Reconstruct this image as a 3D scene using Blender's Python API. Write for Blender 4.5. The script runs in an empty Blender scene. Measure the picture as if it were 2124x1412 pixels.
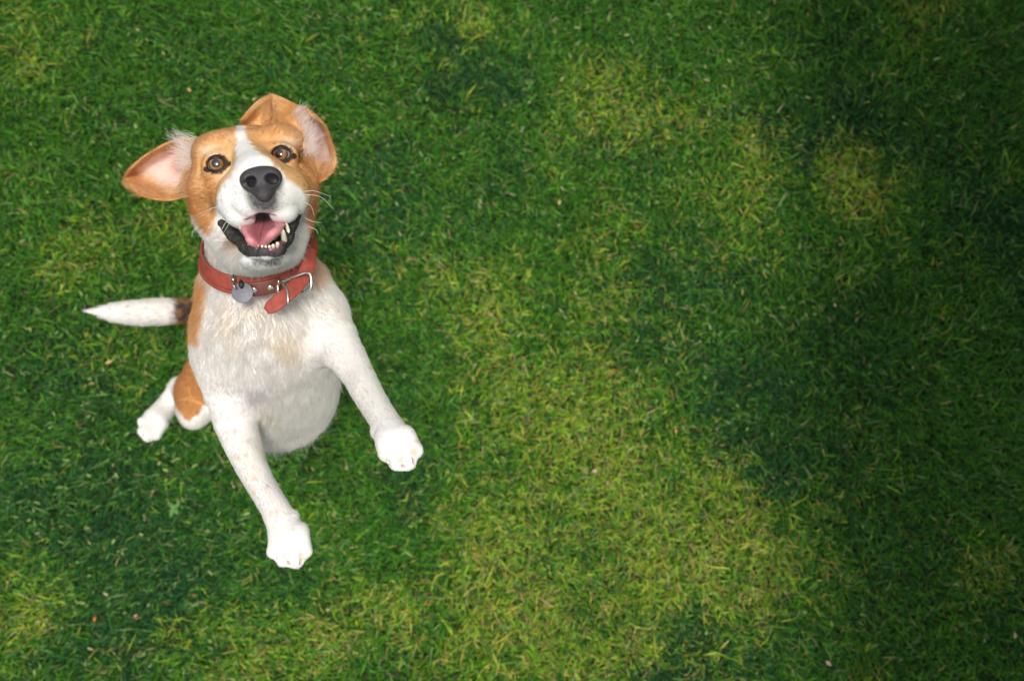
import bpy, bmesh, math, random
import numpy as np
from mathutils import Matrix, Vector

# ------------------------------------------------------------------ camera, sky, sun, exposure
scene = bpy.context.scene
C = scene.collection
RNG = np.random.default_rng(7)
random.seed(7)

F, CX, CY = 1700.0, 1062.0, 706.0          # focal length and centre in units of a 2124 wide frame
CAM_H, TILT = 1.74, math.radians(9.0)      # held above the lawn, looking almost straight down
cam_d = bpy.data.cameras.new('camera')
cam = bpy.data.objects.new('camera', cam_d); C.objects.link(cam)
cam_d.sensor_width = 36.0; cam_d.sensor_fit = 'HORIZONTAL'
cam_d.lens = 36.0*F/2124.0
cam_d.clip_start = 0.02; cam_d.clip_end = 500.0
cam.location = (0, 0, CAM_H); cam.rotation_euler = (TILT, 0, 0)
cam_d.dof.use_dof = True; cam_d.dof.focus_distance = 0.86; cam_d.dof.aperture_fstop = 4.5
scene.camera = cam

SUN_EL, SUN_AZ = math.radians(79), math.radians(125)   # azimuth clockwise from +Y
world = bpy.data.worlds.new('World'); scene.world = world; world.use_nodes = True
wn = world.node_tree.nodes; wn.clear()
sky = wn.new('ShaderNodeTexSky'); sky.sky_type = 'NISHITA'; sky.sun_disc = False
sky.sun_elevation = SUN_EL; sky.sun_rotation = SUN_AZ
sky.air_density = 1.0; sky.dust_density = 3.0; sky.ozone_density = 0.6
soft = wn.new('ShaderNodeHueSaturation'); soft.inputs['Saturation'].default_value = 0.35     # thin even cloud
bg = wn.new('ShaderNodeBackground'); bg.inputs['Strength'].default_value = 0.125
wo = wn.new('ShaderNodeOutputWorld')
world.node_tree.links.new(sky.outputs[0], soft.inputs['Color']); world.node_tree.links.new(soft.outputs[0], bg.inputs[0]); world.node_tree.links.new(bg.outputs[0], wo.inputs[0])
sun_d = bpy.data.lights.new('sun', 'SUN'); sun_d.energy = 2.0; sun_d.angle = math.radians(10)
sun_d.color = (1.0, 0.95, 0.87)
sun = bpy.data.objects.new('sun', sun_d); C.objects.link(sun)
sun_dir = Vector((math.sin(SUN_AZ)*math.cos(SUN_EL), math.cos(SUN_AZ)*math.cos(SUN_EL), math.sin(SUN_EL)))
sun.rotation_euler = sun_dir.to_track_quat('Z', 'Y').to_euler()
scene.view_settings.view_transform = 'Standard'; scene.view_settings.look = 'None'
scene.view_settings.exposure = 0.50; scene.view_settings.gamma = 1.0
scene.view_settings.use_curve_mapping = False
scene.cycles.max_bounces = 8; scene.cycles.diffuse_bounces = 6; scene.cycles.transmission_bounces = 4; scene.cycles.glossy_bounces = 2
scene.cycles.transparent_max_bounces = 8; scene.cycles.use_denoising = True

# ------------------------------------------------------------------ helpers
ROT = np.array(Matrix.Rotation(TILT, 3, 'X'))
LOC = np.array((0.0, 0.0, CAM_H))
def P(px, py, d):
    """a point of the leaping dog: its bearing and its distance, as x right, y up, z towards the photographer"""
    return np.array(((px-CX)/F*d, -(py-CY)/F*d, -d))
def PP(rows): return np.array([P(*r[:3]) for r in rows])
def to_world(p): return np.asarray(p) @ ROT.T + LOC
def ground_at(px, py):
    v = ROT @ np.array(((px-CX)/F, -(py-CY)/F, -1.0)); t = -LOC[2]/v[2]
    return LOC + v*t
def smooth(a, b, x):
    t = np.clip((x-a)/(b-a), 0, 1); return t*t*(3-2*t)
def unit(v):
    v = np.asarray(v, float); return v/np.maximum(np.linalg.norm(v, axis=-1, keepdims=True), 1e-12)
def hash3(i, j, k, s=0):
    n = (i*374761393 + j*668265263 + k*2147483647 + s*974634777) & 0x7fffffff
    n = (n ^ (n >> 13))*1274126177 & 0x7fffffff
    return ((n ^ (n >> 16)) & 0xffff)/65535.0
def vnoise(p, f, s=0):
    """smooth value noise in 0..1 at points p (n,3)"""
    q = np.asarray(p)*f; i = np.floor(q).astype(np.int64); t = q-i; t = t*t*(3-2*t)
    r = 0
    for a in (0, 1):
        for b in (0, 1):
            for c in (0, 1):
                w = (t[:, 0] if a else 1-t[:, 0])*(t[:, 1] if b else 1-t[:, 1])*(t[:, 2] if c else 1-t[:, 2])
                r = r + w*hash3(i[:, 0]+a, i[:, 1]+b, i[:, 2]+c, s)
    return r
def in_poly(x, y, poly, soft=4.0):
    """soft mask: 1 inside a polygon, 0 outside, blended over soft units"""
    poly = np.asarray(poly, float); inside = np.zeros(len(x), bool); dist = np.full(len(x), 1e9)
    for a, b in zip(poly, np.roll(poly, -1, 0)):
        e = b-a; L = max(e @ e, 1e-9)
        t = np.clip(((x-a[0])*e[0]+(y-a[1])*e[1])/L, 0, 1)
        dist = np.minimum(dist, np.hypot(x-a[0]-t*e[0], y-a[1]-t*e[1]))
        c = ((a[1] > y) != (b[1] > y)); inside ^= c & (x < e[0]*(y-a[1])/(e[1] if abs(e[1]) > 1e-9 else 1e-9)+a[0])
    return smooth(-soft, soft, np.where(inside, dist, -dist))

def mesh_from(name, verts, faces, mat, parent=None, smoothed=True, cols=None, loc=None):
    """verts given in dog space; faces a list or (n,4) array; becomes one mesh object in the world"""
    w = to_world(verts); return mesh_world(name, w, faces, mat, parent, smoothed, cols, loc)
def mesh_world(name, w, faces, mat, parent=None, smoothed=True, cols=None, loc=None):
    w = np.asarray(w, float)
    off = np.zeros(3) if loc is None else np.asarray(loc, float)
    if parent is not None: off = np.array(parent.matrix_world.translation) if loc is None else off
    me = bpy.data.meshes.new(name)
    if isinstance(faces, np.ndarray):
        n, k = faces.shape
        me.vertices.add(len(w)); me.vertices.foreach_set('co', (w-off).astype(np.float32).ravel())
        me.loops.add(n*k); me.loops.foreach_set('vertex_index', faces.astype(np.int32).ravel())
        me.polygons.add(n); me.polygons.foreach_set('loop_start', np.arange(0, n*k, k, dtype=np.int32))
        me.polygons.foreach_set('loop_total', np.full(n, k, np.int32))
        me.update(calc_edges=True); me.validate()
    else:
        me.from_pydata([tuple(v) for v in (w-off)], [], faces)
    if smoothed: me.polygons.foreach_set('use_smooth', np.ones(len(me.polygons), bool))
    if cols is not None:
        a = me.attributes.new('col', 'FLOAT_COLOR', 'POINT')
        c = np.ones((len(w), 4), np.float32); c[:, :3] = cols; a.data.foreach_set('color', c.ravel())
    me.materials.append(mat)
    o = bpy.data.objects.new(name, me); C.objects.link(o)
    if parent is not None:
        o.parent = parent; o.location = off-np.array(parent.matrix_world.translation)
    else: o.location = off
    return o
def thing(name, label, cat, loc, group=None):
    o = bpy.data.objects.new(name, None); C.objects.link(o); o.location = loc; o.empty_display_size = 0.05
    o.matrix_world.translation = loc
    o['label'] = label; o['category'] = cat
    if group: o['group'] = group
    return o
def tag(o, label, cat, group=None):
    o['label'] = label; o['category'] = cat
    if group: o['group'] = group
    return o

def material(name, rough=0.5, spec=0.3, color=(.5, .5, .5), attr=None, metal=0.0, coat=0.0, sss=0.0, noise=None, bump=0.0, bump_scale=200.0):
    m = bpy.data.materials.new(name); m.use_nodes = True
    nt = m.node_tree; b = nt.nodes['Principled BSDF']
    b.inputs['Base Color'].default_value = (*color, 1); b.inputs['Roughness'].default_value = rough
    b.inputs['Specular IOR Level'].default_value = spec; b.inputs['Metallic'].default_value = metal
    b.inputs['Coat Weight'].default_value = coat; b.inputs['Coat Roughness'].default_value = 0.1
    src = None
    if attr:
        a = nt.nodes.new('ShaderNodeAttribute'); a.attribute_name = attr; src = a.outputs['Color']
    tc = nt.nodes.new('ShaderNodeTexCoord')
    if noise:                                   # (scale, dark factor, light factor)
        nz = nt.nodes.new('ShaderNodeTexNoise'); nz.inputs['Scale'].default_value = noise[0]; nz.inputs['Detail'].default_value = 5
        nt.links.new(tc.outputs['Object'], nz.inputs['Vector'])
        mr = nt.nodes.new('ShaderNodeMapRange'); mr.inputs['From Min'].default_value = .3; mr.inputs['From Max'].default_value = .7
        mr.inputs['To Min'].default_value = noise[1]; mr.inputs['To Max'].default_value = noise[2]
        nt.links.new(nz.outputs['Fac'], mr.inputs['Value'])
        mx = nt.nodes.new('ShaderNodeMix'); mx.data_type = 'RGBA'; mx.blend_type = 'MULTIPLY'; mx.inputs['Factor'].default_value = 1
        if src: nt.links.new(src, mx.inputs['A'])
        else: mx.inputs['A'].default_value = (*color, 1)
        nt.links.new(mr.outputs['Result'], mx.inputs['B']); src = mx.outputs['Result']
    if src: nt.links.new(src, b.inputs['Base Color'])
    if bump:
        bn = nt.nodes.new('ShaderNodeTexNoise'); bn.inputs['Scale'].default_value = bump_scale; bn.inputs['Detail'].default_value = 4
        nt.links.new(tc.outputs['Object'], bn.inputs['Vector'])
        bp = nt.nodes.new('ShaderNodeBump'); bp.inputs['Strength'].default_value = bump; bp.inputs['Distance'].default_value = 0.001
        nt.links.new(bn.outputs['Fac'], bp.inputs['Height']); nt.links.new(bp.outputs['Normal'], b.inputs['Normal'])
    if sss:
        b.inputs['Subsurface Weight'].default_value = sss; b.inputs['Subsurface Radius'].default_value = (.004, .0015, .001)
        b.inputs['Subsurface Scale'].default_value = 1.0
    return m

# ---- implicit solids: round cones and ellipsoids blended into one skin, then meshed by surface nets
class Solid:
    def __init__(s): s.pr = []
    def cone(s, a, b, ra, rb, k=.015, op='+', **kw):
        s.pr.append(dict(t='c', a=np.asarray(a), b=np.asarray(b), ra=ra, rb=rb, k=k, op=op, **kw))
    def chain(s, pts, rad, k=.015, op='+', fine=2, **kw):
        """a limb: one smooth run of round cones that share a group, so no swelling at the joints"""
        m = (len(pts)-1)*fine+1
        q = catmull(np.column_stack([np.asarray(pts), rad]), m); g = len(s.pr)+1
        for i in range(m-1):
            s.cone(q[i, :3], q[i+1, :3], q[i, 3], q[i+1, 3], k, op, g=g, **dict(kw, flow=kw.get('flow', unit(q[i+1, :3]-q[i, :3]))))
    def ell(s, c, r, k=.015, op='+', ax=None, **kw):
        ax = np.eye(3) if ax is None else np.asarray(ax)      # rows are the axes
        s.pr.append(dict(t='e', c=np.asarray(c), r=np.asarray(r, float), ax=ax, k=k, op=op, **kw))
    @staticmethod
    def dist(p, q):
        if q['t'] == 'c':
            ba = q['b']-q['a']; L = max(ba @ ba, 1e-12)
            t = np.clip((p-q['a']) @ ba/L, 0, 1)
            return np.linalg.norm(p-q['a']-t[:, None]*ba, axis=1)-(q['ra']+(q['rb']-q['ra'])*t)
        l = (p-q['c']) @ q['ax'].T; r = q['r']
        k0 = np.linalg.norm(l/r, axis=1); k1 = np.linalg.norm(l/(r*r), axis=1)
        return np.where(k1 > 1e-9, k0*(k0-1)/np.maximum(k1, 1e-9), -r.min())
    def field(s, p, ids=None):
        d = np.full(len(p), .2); ids = list(range(len(s.pr)) if ids is None else ids); j = 0
        while j < len(ids):
            q = s.pr[ids[j]]; e = s.dist(p, q); k = q['k']; g = q.get('g'); j += 1
            while g and j < len(ids) and s.pr[ids[j]].get('g') == g:
                e = np.minimum(e, s.dist(p, s.pr[ids[j]])); j += 1
            if q['op'] == '+':
                h = np.maximum(k-np.abs(d-e), 0)/k; d = np.minimum(d, e)-h*h*k*.25
            else:
                h = np.maximum(k-np.abs(d+e), 0)/k; d = np.maximum(d, -e)+h*h*k*.25
        return d
    def mesh(s, h, n=24):
        lo = np.full(3, 9.); hi = -lo
        for q in s.pr:
            if q['op'] != '+': continue
            for c, r in (((q['a'], q['ra']), (q['b'], q['rb'])) if q['t'] == 'c' else ((q['c'], q['r'].max()),)):
                lo = np.minimum(lo, c-r); hi = np.maximum(hi, c+r)
        lo -= .03; hi += .03
        nb = np.ceil((hi-lo)/(h*n)).astype(int)
        bi = np.stack(np.meshgrid(*[np.arange(x) for x in nb], indexing='ij'), -1).reshape(-1, 3)
        cen = lo+(bi+.5)*h*n; hd = h*n*.5*math.sqrt(3)
        D = np.stack([s.dist(cen, q) for q in s.pr], 1)
        near = np.abs(s.field(cen)) < hd*1.25+.01
        g = np.arange(n+1)*h; off = np.stack(np.meshgrid(g, g, g, indexing='ij'), -1).reshape(-1, 3)
        N = nb*n+8; key = lambda c: ((c[..., 0]+2)*N[1]+(c[..., 1]+2))*N[2]+(c[..., 2]+2)
        VK, VP, FK = [], [], []
        corner = [(a, b, c) for a in (0, 1) for b in (0, 1) for c in (0, 1)]
        edges = [(i, j) for i in range(8) for j in range(i+1, 8) if sum(abs(x-y) for x, y in zip(corner[i], corner[j])) == 1]
        for b in np.nonzero(near)[0]:
            ids = [i for i in range(len(s.pr)) if D[b, i] < hd+.04+s.pr[i]['k']]
            if not ids: continue
            base = bi[b]*n
            f = s.field(lo+base*h+off, ids).reshape(n+1, n+1, n+1)
            neg = f < 0
            if neg.all() or not neg.any(): continue
            cn = [neg[a:n+a, bb:n+bb, c:n+c] for a, bb, c in corner]
            cnt = sum(x.astype(np.int8) for x in cn)
            cell = np.argwhere((cnt > 0) & (cnt < 8))
            if len(cell) == 0: continue
            fv = np.stack([f[cell[:, 0]+a, cell[:, 1]+bb, cell[:, 2]+c] for a, bb, c in corner], 1)
            acc = np.zeros((len(cell), 3)); num = np.zeros(len(cell))
            for i, j in edges:
                ch = (fv[:, i] < 0) != (fv[:, j] < 0)
                den = fv[:, i]-fv[:, j]; t = np.where(ch, fv[:, i]/np.where(np.abs(den) < 1e-12, 1e-12, den), 0)
                pt = np.array(corner[i])+t[:, None]*(np.array(corner[j])-np.array(corner[i]))
                acc += np.where(ch[:, None], pt, 0); num += ch
            VP.append(lo+(base+cell+acc/num[:, None])*h); VK.append(key(cell+base))
            for ax in range(3):
                o1, o2 = [(1, 2), (2, 0), (0, 1)][ax]
                sl0 = [slice(0, n)]*3; sl1 = list(sl0); sl1[ax] = slice(1, n+1)
                A, B = neg[tuple(sl0)], neg[tuple(sl1)]
                e = np.argwhere(A != B)
                if len(e) == 0: continue
                d1 = np.zeros(3, int); d1[o1] = 1; d2 = np.zeros(3, int); d2[o2] = 1
                c = e+base; quad = np.stack([key(c), key(c-d1), key(c-d1-d2), key(c-d2)], 1)
                fl = A[e[:, 0], e[:, 1], e[:, 2]]
                quad[~fl] = quad[~fl][:, ::-1]
                FK.append(quad)
        VK = np.concatenate(VK); VP = np.concatenate(VP); FK = np.concatenate(FK)
        o = np.argsort(VK); VK, VP = VK[o], VP[o]
        ix = np.minimum(np.searchsorted(VK, FK), len(VK)-1)
        ok = (VK[ix] == FK).all(1)
        return VP, ix[ok]
def vert_normals(v, f):
    a = np.cross(v[f[:, 2]]-v[f[:, 0]], v[f[:, 3]]-v[f[:, 1]]) if f.shape[1] == 4 else np.cross(v[f[:, 1]]-v[f[:, 0]], v[f[:, 2]]-v[f[:, 0]])
    n = np.zeros_like(v)
    for k in range(f.shape[1]): np.add.at(n, f[:, k], a)
    return unit(n)
def catmull(pts, m):
    """smooth open curve through pts, m samples"""
    pts = np.asarray(pts, float); n = len(pts)
    ext = np.concatenate([[2*pts[0]-pts[1]], pts, [2*pts[-1]-pts[-2]]])
    u = np.linspace(0, n-1, m); i = np.minimum(u.astype(int), n-2); t = (u-i).reshape((-1,)+(1,)*(pts.ndim-1))
    p0, p1, p2, p3 = ext[i], ext[i+1], ext[i+2], ext[i+3]
    return .5*((2*p1)+(-p0+p2)*t+(2*p0-5*p1+4*p2-p3)*t*t+(-p0+3*p1-3*p2+p3)*t**3)
def sheet(rows, nu, nv, thick):
    """closed thick sheet through a grid of control points rows[u][v]; returns verts, quads, uv, side"""
    g = np.array([[P(*c) for c in r] for r in rows])
    g = catmull(g, nu); g = catmull(g.transpose(1, 0, 2), nv).transpose(1, 0, 2)
    du = np.gradient(g, axis=0); dv = np.gradient(g, axis=1); nrm = unit(np.cross(du, dv))
    if nrm[..., 2].mean() < 0: nrm = -nrm
    uu, vv = np.meshgrid(np.linspace(0, 1, nu), np.linspace(0, 1, nv), indexing='ij')
    edge = np.minimum(np.minimum(1-uu, .999), np.minimum(vv, 1-vv)); th = thick*(.25+.75*smooth(0, .12, edge))[..., None]
    top = (g+nrm*th/2).reshape(-1, 3); bot = (g-nrm*th/2).reshape(-1, 3); n = nu*nv
    idx = np.arange(n).reshape(nu, nv)
    q = np.stack([idx[:-1, :-1], idx[1:, :-1], idx[1:, 1:], idx[:-1, 1:]], -1).reshape(-1, 4)
    vv_ = top[q]; flip = np.cross(vv_[:, 1]-vv_[:, 0], vv_[:, 2]-vv_[:, 0])[:, 2].mean() < 0
    qt = q[:, ::-1] if flip else q; qb = (q if flip else q[:, ::-1])+n
    bd = np.concatenate([idx[:, 0], idx[-1, 1:], idx[-2::-1, -1], idx[0, -2:0:-1]]); nx = np.roll(bd, -1)
    rim = np.stack([bd, nx, nx+n, bd+n], 1)
    if not flip: rim = rim[:, ::-1]
    return (np.concatenate([top, bot]), np.concatenate([qt, qb, rim]),
            np.concatenate([np.stack([uu.ravel(), vv.ravel()], 1)]*2), np.repeat([1, 0], n))
def tube(pts, rad, seg=10, closed=False, cap=True, flat=None, up=None):
    """swept tube; flat=(w,t) sweeps a rounded band whose width follows up"""
    pts = np.asarray(pts, float); m = len(pts)
    tan = unit(np.roll(pts, -1, 0)-np.roll(pts, 1, 0)) if closed else unit(np.gradient(pts, axis=0))
    rad = np.broadcast_to(np.asarray(rad, float), (m,))
    ref = np.array((.13, .31, .94)) if up is None else up
    ref = np.broadcast_to(ref, (m, 3))
    b1 = unit(ref-(ref*tan).sum(1, keepdims=True)*tan); b2 = np.cross(tan, b1)
    an = np.linspace(0, 2*math.pi, seg, endpoint=False)
    ca, sa = np.cos(an), np.sin(an)
    if flat:
        w, t = flat; ex = .35
        s = rad
        ca = np.sign(ca)*np.abs(ca)**ex*w/2; sa = np.sign(sa)*np.abs(sa)**ex*t/2
    else: s = rad
    v = pts[:, None]+(b1[:, None]*ca[None, :, None]+b2[:, None]*sa[None, :, None])*s[:, None, None]
    v = v.reshape(-1, 3); f = []
    for i in range(m if closed else m-1):
        j = (i+1) % m
        for k in range(seg):
            l = (k+1) % seg; f.append((i*seg+k, i*seg+l, j*seg+l, j*seg+k))
    if cap and not closed: f += [tuple(range(seg))[::-1], tuple((m-1)*seg+k for k in range(seg))]
    return v, f
# ------------------------------------------------------------------ lawn
FUR_N = 330000
soil = bpy.data.materials.new('soil_and_thatch'); soil.use_nodes = True
nt = soil.node_tree; b = nt.nodes['Principled BSDF']; b.inputs['Roughness'].default_value = .95; b.inputs['Specular IOR Level'].default_value = .1
tc = nt.nodes.new('ShaderNodeTexCoord'); nz = nt.nodes.new('ShaderNodeTexNoise'); nz.inputs['Scale'].default_value = 60; nz.inputs['Detail'].default_value = 8
cr = nt.nodes.new('ShaderNodeValToRGB'); e = cr.color_ramp.elements
e[0].position = .35; e[0].color = (.008, .012, .004, 1); e[1].position = .68; e[1].color = (.038, .045, .016, 1)
x = e.new(.55); x.color = (.018, .026, .008, 1)
nt.links.new(tc.outputs['Object'], nz.inputs['Vector']); nt.links.new(nz.outputs['Fac'], cr.inputs['Fac'])
# far from the blades that are built the sheet itself is the colour of turf
n2 = nt.nodes.new('ShaderNodeTexNoise'); n2.inputs['Scale'].default_value = 3.0; n2.inputs['Detail'].default_value = 9; n2.inputs['Roughness'].default_value = .75
c2 = nt.nodes.new('ShaderNodeValToRGB'); e2 = c2.color_ramp.elements
e2[0].position = .36; e2[0].color = (.022, .075, .012, 1); e2[1].position = .64; e2[1].color = (.130, .200, .022, 1); x = e2.new(.5); x.color = (.050, .130, .016, 1)
nt.links.new(tc.outputs['Object'], n2.inputs['Vector']); nt.links.new(n2.outputs['Fac'], c2.inputs['Fac'])
ln_ = nt.nodes.new('ShaderNodeVectorMath'); ln_.operation = 'LENGTH'; nt.links.new(tc.outputs['Object'], ln_.inputs[0])
mr = nt.nodes.new('ShaderNodeMapRange'); mr.inputs['From Min'].default_value = 1.35; mr.inputs['From Max'].default_value = 1.7; nt.links.new(ln_.outputs['Value'], mr.inputs['Value'])
mx = nt.nodes.new('ShaderNodeMix'); mx.data_type = 'RGBA'; nt.links.new(mr.outputs['Result'], mx.inputs['Factor']); nt.links.new(cr.outputs['Color'], mx.inputs['A']); nt.links.new(c2.outputs['Color'], mx.inputs['B'])
nt.links.new(mx.outputs['Result'], b.inputs['Base Color'])
gx = np.array((-60, -12, -4, 4, 12, 60.)); gg = np.stack(np.meshgrid(gx, gx, indexing='ij'), -1).reshape(-1, 2)
gi = np.arange(36).reshape(6, 6); gq = np.stack([gi[:-1, :-1], gi[1:, :-1], gi[1:, 1:], gi[:-1, 1:]], -1).reshape(-1, 4)
o = mesh_world('ground', np.column_stack([gg, np.zeros(36)]), gq, soil); o['kind'] = 'structure'

def blades(x, y, length, width, lean, heading, curl, cols, z0=0.0):
    """one grass blade for each row: a tapering strip of three segments; returns verts, quads, colours"""
    n = len(x); t = np.array((0., .38, .72, 1.)); wv = np.array((.8, 1., .72, .10))
    dh = np.stack([np.cos(heading), np.sin(heading)], 1); sd = np.stack([-dh[:, 1], dh[:, 0]], 1)
    v = np.zeros((n, 8, 3)); pos = np.column_stack([x, y, np.full(n, z0)])
    for k in range(4):
        if k:
            a = lean+curl*(t[k]-.3); s = length*(t[k]-t[k-1])
            pos = pos+np.column_stack([dh[:, 0]*np.sin(a)*s, dh[:, 1]*np.sin(a)*s, np.cos(a)*s])
            pos[:, 2] = np.maximum(pos[:, 2], .002)
        hw = (width*wv[k]*.5)[:, None]
        tw = (RNG.random(n)-.5)*width*.6
        v[:, 2*k, :2] = pos[:, :2]-sd*hw; v[:, 2*k+1, :2] = pos[:, :2]+sd*hw
        v[:, 2*k, 2] = pos[:, 2]-tw*.5; v[:, 2*k+1, 2] = pos[:, 2]+tw*.5
    i0 = (np.arange(n)*8)[:, None]
    f = np.concatenate([i0+np.array(((0, 1, 3, 2),)), i0+np.array(((2, 3, 5, 4),)), i0+np.array(((4, 5, 7, 6),))])
    return v.reshape(-1, 3), f, np.repeat(cols, 8, 0)
def to_px(x, y):
    p = (np.column_stack([x, y, np.zeros(len(x))])-LOC) @ ROT
    return CX+F*p[:, 0]/-p[:, 2], CY-F*p[:, 1]/-p[:, 2]
def fbm(x, y, f, s):
    p = np.column_stack([x, y, np.zeros(len(x))]); return .55*vnoise(p, f, s)+.3*vnoise(p+3.3, f*2.1, s+1)+.15*vnoise(p+7.7, f*4.3, s+2)
# where the turf is a yellower, drier kind and where it is a dark blue green one (patches seen in the lawn; the yellow lobe at the right paints in sunlight)
DRY_AND_LIT = [(1790, 400, 90, 60, .9), (1580, 330, 120, 120, .7), (1440, 1180, 150, 120, .9), (1180, 870, 260, 260, .55), (1400, 1180, 330, 220, .5), (1020, 640, 130, 90, .7), (1130, 760, 120, 90, .6), (1230, 960, 240, 170, .9), (1480, 1080, 190, 160, .8), (1100, 1190, 240, 150, .7), (1560, 1230, 120, 110, .9), (760, 1290, 190, 100, .7), (1250, 1330, 250, 90, .7), (1360, 230, 220, 110, .55), (1540, 420, 160, 110, .55),
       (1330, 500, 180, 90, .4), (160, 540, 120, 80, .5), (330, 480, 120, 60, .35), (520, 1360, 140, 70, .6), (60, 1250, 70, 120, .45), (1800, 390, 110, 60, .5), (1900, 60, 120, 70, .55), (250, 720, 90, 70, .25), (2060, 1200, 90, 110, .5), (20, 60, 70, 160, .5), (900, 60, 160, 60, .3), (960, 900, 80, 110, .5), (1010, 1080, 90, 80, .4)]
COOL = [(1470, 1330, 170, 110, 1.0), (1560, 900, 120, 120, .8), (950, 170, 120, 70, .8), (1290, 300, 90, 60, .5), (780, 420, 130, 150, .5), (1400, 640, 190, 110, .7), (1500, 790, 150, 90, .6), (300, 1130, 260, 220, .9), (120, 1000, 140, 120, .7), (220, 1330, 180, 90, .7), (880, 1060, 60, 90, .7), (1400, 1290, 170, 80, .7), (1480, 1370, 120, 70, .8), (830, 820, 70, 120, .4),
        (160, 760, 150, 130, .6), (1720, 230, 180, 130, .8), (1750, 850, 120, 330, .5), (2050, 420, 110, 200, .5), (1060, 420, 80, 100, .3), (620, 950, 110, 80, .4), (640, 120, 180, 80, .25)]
def field_of(lst, qx, qy):
    m = np.zeros(len(qx))
    for (cx_, cy_, rx, ry, s) in lst: m = np.maximum(m, s*np.exp(-(((qx-cx_)/rx)**2+((qy-cy_)/ry)**2)))
    return m
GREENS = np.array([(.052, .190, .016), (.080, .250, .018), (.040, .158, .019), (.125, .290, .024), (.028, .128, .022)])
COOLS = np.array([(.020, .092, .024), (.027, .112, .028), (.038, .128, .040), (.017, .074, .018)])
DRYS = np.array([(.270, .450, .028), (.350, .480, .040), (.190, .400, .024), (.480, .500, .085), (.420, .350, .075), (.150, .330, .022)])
STRAW = np.array([(.40, .35, .16), (.36, .27, .11), (.42, .38, .20), (.30, .22, .10)])
PALE_L = np.array([(.22, .34, .09), (.28, .38, .12), (.17, .30, .08)])
def turf(n, x0, x1, y0, y1, wide, seed, hole=None):
    x = RNG.uniform(x0, x1, n); y = RNG.uniform(y0, y1, n)
    if hole: k_ = ~((np.abs(x-(hole[0]+hole[1])/2) < (hole[1]-hole[0])/2) & (np.abs(y-(hole[2]+hole[3])/2) < (hole[3]-hole[2])/2)); x, y = x[k_], y[k_]; n = len(x)
    qx, qy = to_px(x, y)
    wob = (fbm(x, y, 7, seed)-.5)*260; wob2 = (fbm(x, y, 7, seed+9)-.5)*260
    dry = field_of(DRY_AND_LIT, qx+wob, qy+wob2); cool = field_of(COOL, qx+wob2, qy-wob)
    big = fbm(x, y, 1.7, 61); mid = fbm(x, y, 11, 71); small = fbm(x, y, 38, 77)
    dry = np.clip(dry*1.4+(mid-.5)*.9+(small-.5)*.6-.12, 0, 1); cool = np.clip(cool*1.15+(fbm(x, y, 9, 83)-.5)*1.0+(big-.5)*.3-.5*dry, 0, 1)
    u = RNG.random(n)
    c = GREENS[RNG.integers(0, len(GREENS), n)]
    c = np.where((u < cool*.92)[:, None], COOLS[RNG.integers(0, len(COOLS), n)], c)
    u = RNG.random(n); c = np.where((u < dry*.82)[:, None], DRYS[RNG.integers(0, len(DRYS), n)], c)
    u = RNG.random(n); c = np.where((u < .016+.09*dry**1.5)[:, None], STRAW[RNG.integers(0, len(STRAW), n)], c)
    sage = RNG.random(n) < .08
    c = np.where(sage[:, None], np.array((.16, .29, .085)), c)
    c = c*(.5+.95*RNG.random(n)**1.3)[:, None]
    h0 = fbm(x, y, 2.2, 91)*9+RNG.normal(0, 1.1, n)+(RNG.random(n) < .5)*RNG.uniform(0, 6.28, n)
    ln = wide*np.where(RNG.random(n) < .15, 1.5, 1.0)*RNG.uniform(.014, .031, n)*(1+1.1*(small-.5)); lean = RNG.uniform(.25, 1.25, n); curl = RNG.uniform(-.1, 1.1, n)
    return blades(x, y, ln, wide**.5*RNG.uniform(.0012, .0031, n), lean, h0, curl, c)
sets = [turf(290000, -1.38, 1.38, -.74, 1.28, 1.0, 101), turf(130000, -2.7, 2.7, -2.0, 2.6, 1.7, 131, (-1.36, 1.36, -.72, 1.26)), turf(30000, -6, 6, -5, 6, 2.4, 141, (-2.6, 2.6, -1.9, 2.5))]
# short wide pieces: clover leaflets, mown clippings and seed heads lying on the turf
n = 6000
x = RNG.uniform(-1.4, 1.4, n); y = RNG.uniform(-.78, 1.35, n); qx, qy = to_px(x, y)
keepm = RNG.random(n) < .10+.75*field_of([(200, 1000, 420, 420, 1), (700, 350, 500, 350, .6), (1250, 300, 350, 300, .8), (1400, 700, 300, 250, .6)], qx, qy)*fbm(x, y, 6, 151)*1.5
x, y = x[keepm], y[keepm]; n = len(x)
c = PALE_L[RNG.integers(0, 3, n)]*(.6+.6*RNG.random(n))[:, None]
u = RNG.random(n); c = np.where((u < .16)[:, None], STRAW[RNG.integers(0, 4, n)]*(.8+.4*RNG.random(n))[:, None], c)
sets.append(blades(x, y, RNG.uniform(.005, .015, n), RNG.uniform(.0022, .0052, n), RNG.uniform(1.0, 1.5, n), RNG.uniform(0, 6.28, n), RNG.uniform(-.2, .6, n), c, z0=.016))
gv, gf, gc, k = [], [], [], 0
for v, f, c in sets: gv.append(v); gf.append(f+k); gc.append(c); k += len(v)
grass_m = bpy.data.materials.new('grass_blade'); grass_m.use_nodes = True
nt = grass_m.node_tree; b = nt.nodes['Principled BSDF']; at = nt.nodes.new('ShaderNodeAttribute'); at.attribute_name = 'col'
nt.links.new(at.outputs['Color'], b.inputs['Base Color']); b.inputs['Roughness'].default_value = .55; b.inputs['Specular IOR Level'].default_value = .14
tr = nt.nodes.new('ShaderNodeBsdfTranslucent'); nt.links.new(at.outputs['Color'], tr.inputs['Color'])
ms = nt.nodes.new('ShaderNodeMixShader'); ms.inputs[0].default_value = .3; out = nt.nodes['Material Output']
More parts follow.
